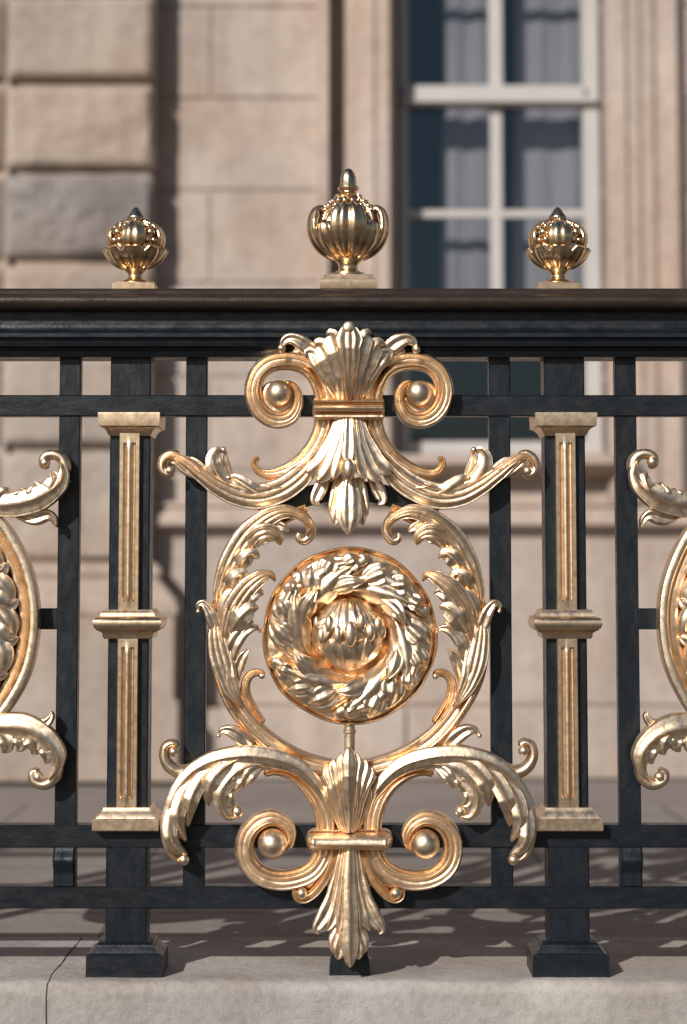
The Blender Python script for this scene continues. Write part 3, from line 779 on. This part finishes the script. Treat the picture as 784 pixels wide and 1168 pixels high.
# ================================================================== finials on the handrail
def revolve(m, xc, yc, zc, prof, n=64, mod=None):
    rows = []
    for r, z in prof:
        row = []
        for j in range(n):
            a = 2*math.pi*j/n
            rr = r*(mod(a, z) if mod else 1)
            row.append((xc+rr*math.cos(a), yc+rr*math.sin(a), zc+z))
        rows.append(row)
    m.grid(rows, closed=True)
def rpetal(m, xc, yc, zc, a0, path, hw, thick, ribs=3, depth=.25, n=17):
    """petal curved around the axis; path = (r,z) list"""
    pts = catmull(path, .0012); L = [0]
    for i in range(1, len(pts)): L.append(L[-1]+math.dist(pts[i], pts[i-1]))
    rows = []
    for i, (r, z) in enumerate(pts):
        t = L[i]/L[-1]
        a, b = pts[max(0, i-1)], pts[min(len(pts)-1, i+1)]
        tr, tz = b[0]-a[0], b[1]-a[1]; l = math.hypot(tr, tz) or 1
        nr, nz = tz/l, -tr/l
        w = lerp_list(hw, t)
        front = []; back = []
        for k in range(n):
            v = -1+2*k/(n-1)
            d = thick*(.15+.85*math.sqrt(max(0, 1-v*v)))*(1-depth*(.5-.5*math.cos(math.pi*ribs*(v+1)))*(1-.3*abs(v)))
            for lst, dd in ((front, d), (back, -thick*.25)):
                rr = max(r, .0035)+nr*dd; zz_ = z+nz*dd
                ang = a0+v*w/max(r, .004)
                lst.append((xc+rr*math.cos(ang), yc+rr*math.sin(ang), zc+zz_))
        rows.append(front+back[::-1])
    m.grid(rows, closed=True)
def big_finial(px):
    yc = .004; xc = fx(px, yc, 330); zc = zt
    k = S*1.0; K = lambda lst: [(r*k, (333-y)*k) for r, y in lst]
    m = M()
    revolve(m, xc, yc, zc, K([(14,292),(24,287),(32,278),(35,268),(36,256),(32,247),(27,240),(21,233),(16,227),(12,223),(9,220),(8,218)]), 96, lambda a, z: 1+.04*math.cos(a*16))
    bowl = m.build('finial', GOLD_FIN, railing, angle=60, label='large gilded urn finial in the middle of the handrail')
    m = M()
    for j in range(4):
        a = -math.pi/2+2*math.pi*j/4
        rpetal(m, xc, yc, zc, a, K([(16,292),(27,286.5),(37,277),(42.5,265),(43,252),(39,241),(32,237),(27,241),(28,246)]), [x*k for x in (6,11,16,20,22,21,17,12,6)], 5.2*k, 3, .55, 33)
        rpetal(m, xc, yc, zc, a+math.pi/4, K([(15,292),(25,287),(34,279),(39,270),(40.5,262),(38,257),(34,258)]), [x*k for x in (5.5,10,14,16,15,11,5)], 4.6*k, 2, .5, 25)
    m.build('bowl_petals', GOLD_FIN, bowl, angle=50)
    m = M()
    for j in range(8):
        a = -math.pi/2+2*math.pi*(j+.5)/8
        rpetal(m, xc, yc, zc, a, K([(33,252),(30,243),(24,235),(17,228),(13,223),(14,219.5)]), [x*k for x in (8,8.5,8,6.5,5,4)], 4*k, 1, .4)
        for rr, y, s_ in ((27, 235, 3.2), (21, 229, 2.8), (31, 240, 3.2)):
            for d in (-.18, .18):
                m.sphere((xc+rr*k*math.cos(a+d), yc+rr*k*math.sin(a+d), zc+(333-y)*k), s_*k, n=12, m=8)
    m.build('shoulder_leaves', GOLD_FIN, bowl, angle=50)
    m = M()
    revolve(m, xc, yc, zc, K([(8,221),(9,219),(9.5,218.5),(8.5,217),(8.5,215.5),(11.5,214.5),(12.3,212.5),(11.5,210.5),(9,209.8),(9,209.6)]), 48, lambda a, z: 1+.03*math.cos(a*12))
    m.build('beaded_ring', GOLD_FIN, bowl)
    m = M(); revolve(m, xc, yc, zc, K([(8.9,210.5),(9.3,206),(8.8,200),(7.2,194.5),(4.8,190.8),(2.3,189.2),(.1,188.8)]), 40, lambda a, z: 1+.03*math.cos(a*8)); m.build('finial_tip', STEEL, bowl)
    m = M(); revolve(m, xc, yc, zc, K([(15,291),(17.5,291.5),(18,293.5),(17.5,295),(15.5,296.5),(12.3,300),(11,304),(11.5,307),(13,309),(17,310.5),(19.5,311.5),(20,313.5),(19.5,315),(22,316.5),(24,318)]), 56); m.build('finial_stem', GOLD_FIN, bowl)
    m = M()
    rings(m, xc, yc, [(zc+q[0],)+q[1:] for q in [((333-333.5)*k, 32*k, 32*k), ((333-332)*k, 32.5*k, 32.5*k), ((333-322.5)*k, 32.5*k, 32.5*k), ((333-321.5)*k, 32*k, 32*k), ((333-321)*k, 29.5*k, 29.5*k), ((333-315.8)*k, 27*k, 27*k), ((333-315.2)*k, 22*k, 22*k)]])
    m.build('finial_plinth', GOLD_FLAT, bowl, angle=25)
    return bowl
big_finial(397.5)
def small_finial(px, label):
    yc = .004; xc = fx(px, yc, 330); zc = zt; k = S
    K = lambda lst: [(r*k, (333-y)*k) for r, y in lst]
    m = M()
    revolve(m, xc, yc, zc, K([(12,304),(19,300),(25,293),(27,285),(26,275),(24,266),(19,259),(13,254),(9,252.5),(8,251)]), 96, lambda a, z: 1+.04*math.cos(a*16))
    b = m.build('finial', GOLD_FIN, railing, angle=60, label=label)
    m = M()
    for j in range(8):
        a = -math.pi/2+2*math.pi*(j)/8
        rpetal(m, xc, yc, zc, a, K([(13,304),(20,301),(27,296),(31.5,290),(34,285),(35.5,283)]), [x*k for x in (4.5,8,11,13.5,13.5,9)], 3.8*k, 2, .5, 21)
    m.build('bowl_petals', GOLD_FIN, b, angle=50)
    m = M()
    for j in range(8):
        a = -math.pi/2+2*math.pi*j/8
        if j % 2 == 0: rpetal(m, xc, yc, zc, a, K([(24,283),(29.5,279),(31,270),(28,262),(21,256),(14,253),(10,251)]), [x*k for x in (9,13.5,15,13,9,6,4)], 3.6*k, 3, .36, 25)
        for rr, y in ((18, 254.5), (25, 259)):
            m.sphere((xc+rr*k*math.cos(a+.39), yc+rr*k*math.sin(a+.39), zc+(333-y)*k), 2.6*k, n=12, m=8)
        if j % 2 == 1: [m.sphere((xc+r_*k*math.cos(a+d_), yc+r_*k*math.sin(a+d_), zc+(333-y_)*k), s_*k, n=14, m=10) for r_, y_, s_, d_ in ((26.5, 266, 5, 0), (27.5, 275, 4, .16), (27.5, 275, 4, -.16), (22, 258.5, 3.4, 0))]
    m.build('melon_crown', GOLD_FIN, b, angle=50)
    m = M(); revolve(m, xc, yc, zc, K([(8,253),(8,250.5),(10,249),(10.6,246.5),(9.8,244.6),(8.2,242.5),(5.4,238.2),(2.6,234.8),(.1,233.8)]), 40); m.build('finial_tip', STEEL, b)
    m = M(); revolve(m, xc, yc, zc, K([(12,302.5),(14.5,303),(15.4,305),(14.8,306.5),(12,308.5),(9,311.5),(8.4,314),(9.2,317),(12,319),(16.5,320.5),(18,322.5),(17.5,324.5)]), 48); m.build('finial_stem', GOLD_FIN, b)
    m = M(); rings(m, xc, yc, [(zc-.5*k, 23.6*k, 23.6*k), (zc+8*k, 24*k, 24*k), (zc+9*k, 23.4*k, 23.4*k)])
    m.build('finial_plinth', GOLD_FLAT, b, angle=25)
    return b
small_finial(154.5, 'small gilded urn finial above the left post')
small_finial(637, 'small gilded urn finial above the right post')

# ================================================================== kerb and ground
def structure(o): o['kind'] = 'structure'; return o
YF, YK = -.075, .34
def kerb_piece(name, xl_f, xl_b, xr_f, xr_b):
    """stone with a worn rounded front edge; _f at the front, _b at the back"""
    m = M(); rows = []
    n = 160
    prof_k = [(YF, -.50), (YF, -.10), (YF, -.024)]+[(YF+.020-.020*math.cos(R(a)), -.020+.020*math.sin(R(a))) for a in (10, 30, 50, 70, 88)]+[(YF+.05, 0.0), (-.02, 0), (.04, 0), (.12, 0), (.2, 0), (YK, 0), (YK, -.1), (YK, -.5)]
    prof_k2 = prof_k[:11]+[(.05+(YK-.05)*i/14, 0) for i in range(15)]+prof_k[-2:]
    prof_k2 = prof_k2[:1]+[(YF, -.5+.4*i/6) for i in range(1, 6)]+prof_k2[1:]
    for i in range(n+1):
        t = i/n; row = []
        for y, z in prof_k2:
            u = min(1, max(0, (y-YF)/(YK-YF)))
            x = (xl_f+(xl_b-xl_f)*u)*(1-t)+(xr_f+(xr_b-xr_f)*u)*t
            if i in (0, n) and abs(x) < 3: x += .0045*mnoise.noise(Vector((y*30, z*30, 0)))+.003*mnoise.noise(Vector((y*90, z*90, 4)))
            w = .0016*math.sin(x*23+y*9)+.0012*math.sin(x*61+1)
            e = w if YF < y < YF+.03 else 0
            row.append((x, y+(e if z < -.001 and z > -.03 else 0), z+(e*.6 if -.03 < z < 0 else 0)))
        rows.append(row)
    m.grid(rows, closed=True)
    o = m.build(name, KERB, None, angle=50)
    return o
jf, jb = fx(58, YF, 1118), None
# the joint runs obliquely from (58,1118) at the front edge to (118,1040) at the back
def ground_pt(px, py, z=0.0):
    u, v = px-CX, CY-py
    dy = FPX*ct-v*st; dz = FPX*st+v*ct
    t = (z-ZC)/dz
    return (u*t, dy*t-DIST)
gf, gb = ground_pt(62, 1110), ground_pt(113, 1045)
sl = (gb[0]-gf[0])/(gb[1]-gf[1])
xf = gf[0]+sl*(YF-gf[1]); xb = gf[0]+sl*(YK-gf[1])
structure(kerb_piece('kerb', -4, -4, xf-.0012, xb-.0012))
structure(kerb_piece('kerb', xf+.0012, xb+.0012, 4, 4))
m = M(); m.box(-6, 6, YF+.006, YK-.01, -.50, -.012); structure(m.build('kerb_bedding', DARKST, None, smooth=False))
m = M(); m.box(-8, 8, YK+.004, 3.6, -.50, -.002); structure(m.build('terrace', PAVING, None, smooth=False))
m = M(); m.add([(-600, -600, -.46), (600, -600, -.46), (600, 600, -.46), (-600, 600, -.46)], [(0,1,2,3)]); structure(m.build('ground', ASPH, None, smooth=False))

# ================================================================== building behind
YW = 3.2
def bx(m, x0, x1, y0, y1, Yf, Yb, bev=.004):
    m.box(fx(x0, Yf, 300), fx(x1, Yf, 300), Yf, Yb, fz(y1, Yf), fz(y0, Yf), bev)
XA, XB = -5.0, 5.0
ZT = 5.2
wx0, wx1 = fx(452, YW, 300), fx(690, YW, 300)       # window opening
wz0, wz1 = fz(522, YW), ZT-.8
# wall slabs round the opening; joints of the ashlar are real grooves between blocks
joints = [112, 217, 323, 428, 533]
m = M()
def wall_block(xa, xb, za, zb_): m.box(xa, xb, YW, YW+.4, za, zb_, .004)
course = abs(fz(217, YW)-fz(112, YW)); z_ref = fz(217, YW)
zs = [z_ref+course*k for k in range(-3, 16)]
zs = [z for z in zs if fz(575, YW) < z < ZT]
zsill = fz(575, YW)
zs = [zsill]+zs+[ZT]
xg = fx(240, YW, 300)
rb = random.Random(5)
g_ = .0025
for i in range(len(zs)-1):
    za, zb_ = zs[i]+g_, zs[i+1]-g_
    off = 0 if i % 2 else .52
    x = xg+off-1.05*5
    xs = []
    while x < XB: xs.append(x); x += 1.05
    xs = [XA]+[q for q in xs if XA+.1 < q < XB-.1]+[XB]
    for j in range(len(xs)-1):
        a, b = xs[j]+g_, xs[j+1]-g_
        for lo, hi in ((XA, wx0), (wx1, XB)):
            aa, bb = max(a, lo), min(b, hi)
            if bb-aa < .02: continue
            if zb_ < wz0 or za > wz1: continue
            wall_block(aa, bb, max(za, zsill+g_), min(zb_, ZT))
        if za > wz1 or zb_ < wz0:
            aa, bb = a, b
            wall_block(aa, bb, za, zb_)
# fill immediately under the window opening
m.box(wx0-.02, wx1+.02, YW+.003, YW+.4, zsill+.01, wz0, 0)
m.box(wx0-.02, wx1+.02, YW+.003, YW+.4, wz1, ZT, 0)
m.box(XA, XB, YW+.012, YW+.38, wz1, ZT+.01, 0)
m.box(XA, wx0-.01, YW+.008, YW+.38, zsill, wz1, 0); m.box(wx1+.01, XB, YW+.008, YW+.38, zsill, wz1, 0)
wall = m.build('wall', ASHLAR, building, smooth=False)
# base course below the string moulding
m = M()
edges = [fz(575, YW), fz(640, YW), fz(805, YW), 0.0]
zp = fz(806, YW-.06)
m.box(XA, XB, YW-.02, YW+.4, zp+.004, fz(607, YW)-.004, .004)
xj = XA
while xj < XB:
    m.box(xj+.003, min(XB, xj+1.3)-.003, YW-.075, YW+.38, .002, zp-.004, .006); xj += 1.3
m.box(XA, XB, YW-.01, YW+.36, 0.0, fz(575, YW), 0)
m.build('base_course', ASHLAR, building, smooth=False)
m = M()
def moulding(m, lst, x0, x1):
    """lst = (py, projection) from top to bottom"""
    pr = [(YW+.1, fz(lst[0][0], YW))]+[(YW-d, fz(y, YW)) for y, d in lst]+[(YW+.1, fz(lst[-1][0], YW))]
    rows = [[(x, y, z) for y, z in pr] for x in (x0, x1)]
    m.grid(rows, closed=True)
moulding(m, [(572, .0), (573, .05), (577, .055), (578, .04), (583, .05), (588, .075), (592, .08), (599, .08), (600, .05), (604, .04), (610, .015), (612, .0)], XA, XB)
m.build('string_moulding', TRIM, building, angle=30)
# window surround (architrave) left and right, with vertical fluting
def architrave(m, cols_, y0, y1):
    pr = [(fx(x, YW, 300), YW-d) for x, d in cols_]
    pr = [(pr[0][0], YW+.06)]+pr+[(pr[-1][0], YW+.06)]
    z0, z1_ = y0, y1
    m.grid([[(x, y, z0) for x, y in pr], [(x, y, z1_) for x, y in pr]], closed=True)
m = M()
architrave(m, [(362, .0), (363, .08), (370, .125), (375, .125), (376, .004), (392, .004), (394, .05), (406, .055), (408, .075), (419, .08), (421, .085), (426, .09), (430, .08), (432, .085), (444, .085), (446, .07), (452, .03)], fz(572, YW), wz1+.25)
m.build('architrave', TRIM, building, angle=30)
m = M()
architrave(m, [(690, .03), (694, .06), (700, .085), (712, .085), (715, .072), (728, .068), (731, .058), (745, .055), (749, .042), (758, .042), (762, .055), (772, .058), (778, .03), (786, .0)], fz(572, YW), wz1+.25)
m.build('architrave', TRIM, building, angle=30)
m = M(); moulding(m, [(519, 0), (520, .12), (522, .135), (531, .135), (533, .11), (540, .06), (545, 0)], fx(440, YW, 500), fx(716, YW, 500)); m.build('window_sill', TRIM, building, angle=30)
# rusticated pier at the left
m = M(); YP = YW-.15
px0, px1 = fx(4, YP, 300), fx(173, YP, 300)
tops = [-240, -140, -104, -8, 0]
ys = [(-330,-212),(-206,-110),(-105,-10),(-6,89),(97,191),(199,293),(303,395),(403,508),(517,640)]
rr_ = random.Random(11)
def rough_block(xa, xb, za, zb_, yf, yb, amp, nx=34, nz=22):
    ch = .022
    rows = []
    for k in range(nz+1):
        z = za+(zb_-za)*k/nz; row = []
        for i in range(nx+1):
            x = xa+(xb-xa)*i/nx
            e = min(x-xa, xb-x, z-za, zb_-z)
            s_ = min(1, e/ch); s_ = s_*(2-s_)
            q = Vector((x*7, z*9, amp*300+za*3)); d = mnoise.noise(q)*.8+mnoise.noise(q*2.7)*.4+mnoise.noise(q*6)*.2
            row.append((x, yf+(1-s_)*.030-d*amp*s_, z))
        rows.append(row)
    m.grid(rows)
    m.box(xa, xb, yf+.031, yb, za, zb_, 0)
for y0, y1 in ys:
    a = rr_.choice([.003, .005, .012])
    if y0 == 199:
        md = M(); keep = m; m = md; rough_block(px0, px1, fz(y1, YP), fz(y0, YP), YP, YW+.05, .022); m.build('weathered_block', PIER_DARK, building, angle=50, label='darker rough weathered block of the pier'); m = keep
    else: rough_block(px0, px1, fz(y1, YP), fz(y0, YP), YP, YW+.05, a)
    rough_block(px0-1.0, px0-.012, fz(y1, YP), fz(y0, YP), YP+.02, YW+.05, .004)
m.box(px0+.03, px1-.012, YP+.045, YW+.05, fz(640, YP), fz(-330, YP), 0)
m.box(px0-1.0, px0+.01, YP+.055, YW+.05, fz(640, YP), fz(-330, YP), 0)
m.build('rusticated_pier', PIER, building, angle=50)
m = M()
def ring_pier(lst):
    rows = []
    for y, d in lst:
        z = fz(y, YP); xa, xb, yf = px0-1.0, px1+d, YP-d
        rows.append([(xa, YW+.05, z), (xa, yf, z), (xb, yf, z), (xb, YW+.05, z)])
    m.grid(rows, closed=True)
ring_pier([(641, .01), (643, .02), (648, .035), (655, .04), (660, .03), (668, .05), (682, .085), (690, .095), (700, .095), (701, .085), (795, .085), (798, .10), (886, .10), (887.5, .10)])
m.build('pier_plinth', PIER, building, angle=30)

# sash window
YG = YW+.12
m = M()
fl0, fl1 = fx(455, YG, 300), fx(693, YG, 300)
def wb(m, x0, x1, y0, y1, Yf, Yb, bev=.003): bx(m, x0, x1, y0, y1, Yf, Yb, bev)
zfr0, zfr1 = fz(519, YG), wz1+.02
m.box(fl0, fx(466, YG, 300), YG-.02, YG+.06, zfr0, zfr1, .003)
m.box(fx(666, YG, 300), fx(684, YG, 300), YG-.03, YG+.06, zfr0, zfr1, .003)
m.box(fx(685, YG, 300), fl1+.02, YG-.09, YG+.06, zfr0, zfr1, .003)
m.box(fl0, fl1, YG-.025, YG+.06, zfr0, fz(504, YG), .003)
fr = m.build('window', WHITE, building, angle=30)
m = M()
m.box(fx(463, YG, 300), fx(668, YG, 300), YG-.055, YG+.02, fz(122.5, YG), fz(101, YG), .006)
m.box(fx(457, YG, 300), fx(682, YG, 300), YG-.060, YG-.01, fz(119, YG-.03), fz(112, YG-.03), .004)
m.build('meeting_rail', WHITE, fr, angle=30)
m = M()
m.box(fx(559, YG, 300), fx(575, YG, 300), YG-.018, YG+.012, fz(120, YG), zfr1, .004)
m.build('glazing_bar', WHITE, fr, angle=30)
m = M(); m.box(fx(560, YG, 300), fx(574, YG, 300), YG-.014, YG+.012, fz(505, YG), fz(124, YG), .004); m.build('glazing_bar', WHITE, fr, angle=30)
for y in (244.5, 376, -22):
    m = M(); m.box(fx(466, YG, 300), fx(666, YG, 300), YG-.012, YG+.010, fz(y+4.6, YG), fz(y-4.6, YG), .003); m.build('glazing_bar', WHITE, fr, angle=30)
m = M(); yy = YG+.002; m.add([(fl0+.01, yy, zfr0+.01), (fl1-.03, yy, zfr0+.01), (fl1-.03, yy, zfr1-.01), (fl0+.01, yy, zfr1-.01)], [(0,1,2,3)])
m.build('pane', GLASS, fr, smooth=False)
# curtains: two hanging nets, folded
def curtain(x0, x1, ytop, ybot, yy, seed):
    m = M(); rows = []
    rg = random.Random(seed); ph = [rg.uniform(0, 6) for _ in range(5)]
    xa, xb = fx(x0, yy, 300), fx(x1, yy, 300); zt_, zb_ = fz(ytop, yy), fz(ybot, yy)
    for k in range(30):
        t = k/29; z = zt_+(zb_-zt_)*t; row = []
        for i in range(90):
            s_ = i/89; x = xa+(xb-xa)*s_
            d = .0045*math.sin(s_*13+ph[0]+t*1.2)+.0014*math.sin(s_*31+ph[1]-t*2)
            row.append((x+.006*math.sin(t*5+s_*20), yy+d, z+.02*math.sin(s_*8+seed)))
        rows.append(row)
    m.grid(rows); return m.build('curtain', CURTAIN, fr)
curtain(505, 562, -60, 345, YG+.13, 1)
curtain(588, 668, -60, 345, YG+.13, 2)
curtain(500, 562, -900, -70, YG+.13, 3); curtain(585, 668, -900, -70, YG+.13, 4)
m = M()
m.box(wx0-.5, wx1+.5, YG+1.6, YG+1.7, wz0-.6, wz1+.5, 0); m.box(wx0-.6, wx0-.5, YW+.41, YG+1.6, wz0-.6, wz1+.5, 0); m.box(wx1+.5, wx1+.6, YW+.41, YG+1.6, wz0-.6, wz1+.5, 0)
m.box(wx0-.6, wx1+.6, YW+.41, YG+1.7, wz1+.5, wz1+.6, 0); m.box(wx0-.6, wx1+.6, YW+.41, YG+1.7, wz0-.7, wz0-.6, 0)
m.build('room_lining', ROOM, building, smooth=False)

# ================================================================== light and camera
w = bpy.data.worlds.new('World'); scene.world = w; w.use_nodes = True
nt = w.node_tree; sky = nt.nodes.new('ShaderNodeTexSky'); sky.sky_type = 'NISHITA'; sky.sun_disc = False
d = Vector((.60, 1.0, -.66)).normalized()
sky.sun_elevation = math.asin(-d.z); sky.sun_rotation = math.atan2(-d.x, -d.y)
sky.air_density = 1.0; sky.dust_density = 1.2
bg = nt.nodes['Background']; nt.links.new(sky.outputs[0], bg.inputs[0]); bg.inputs[1].default_value = .05
sl_ = bpy.data.lights.new('sun', 'SUN'); sl_.energy = 4.3; sl_.angle = R(.53); sl_.color = (1.0, .945, .88)
so_ = bpy.data.objects.new('sun', sl_); col.objects.link(so_); so_.rotation_euler = d.to_track_quat('-Z', 'Y').to_euler(); so_.location = (-3, -6, 5)

cam = bpy.data.cameras.new('camera'); co = bpy.data.objects.new('camera', cam); col.objects.link(co)
co.location = (0, -DIST, ZC); co.rotation_euler = (R(90)+TAU, 0, 0)
cam.sensor_fit = 'VERTICAL'; cam.sensor_height = 36; cam.lens = FPX/1168*36
cam.shift_y = -(584-CY)/1168; cam.shift_x = (392-CX)/1168
cam.clip_end = 3000; cam.clip_start = .05
cam.dof.use_dof = True; cam.dof.focus_distance = DIST-.03; cam.dof.aperture_fstop = 2.1
scene.camera = co
scene.view_settings.view_transform = 'Standard'; scene.view_settings.look = 'None'; scene.view_settings.exposure = 0
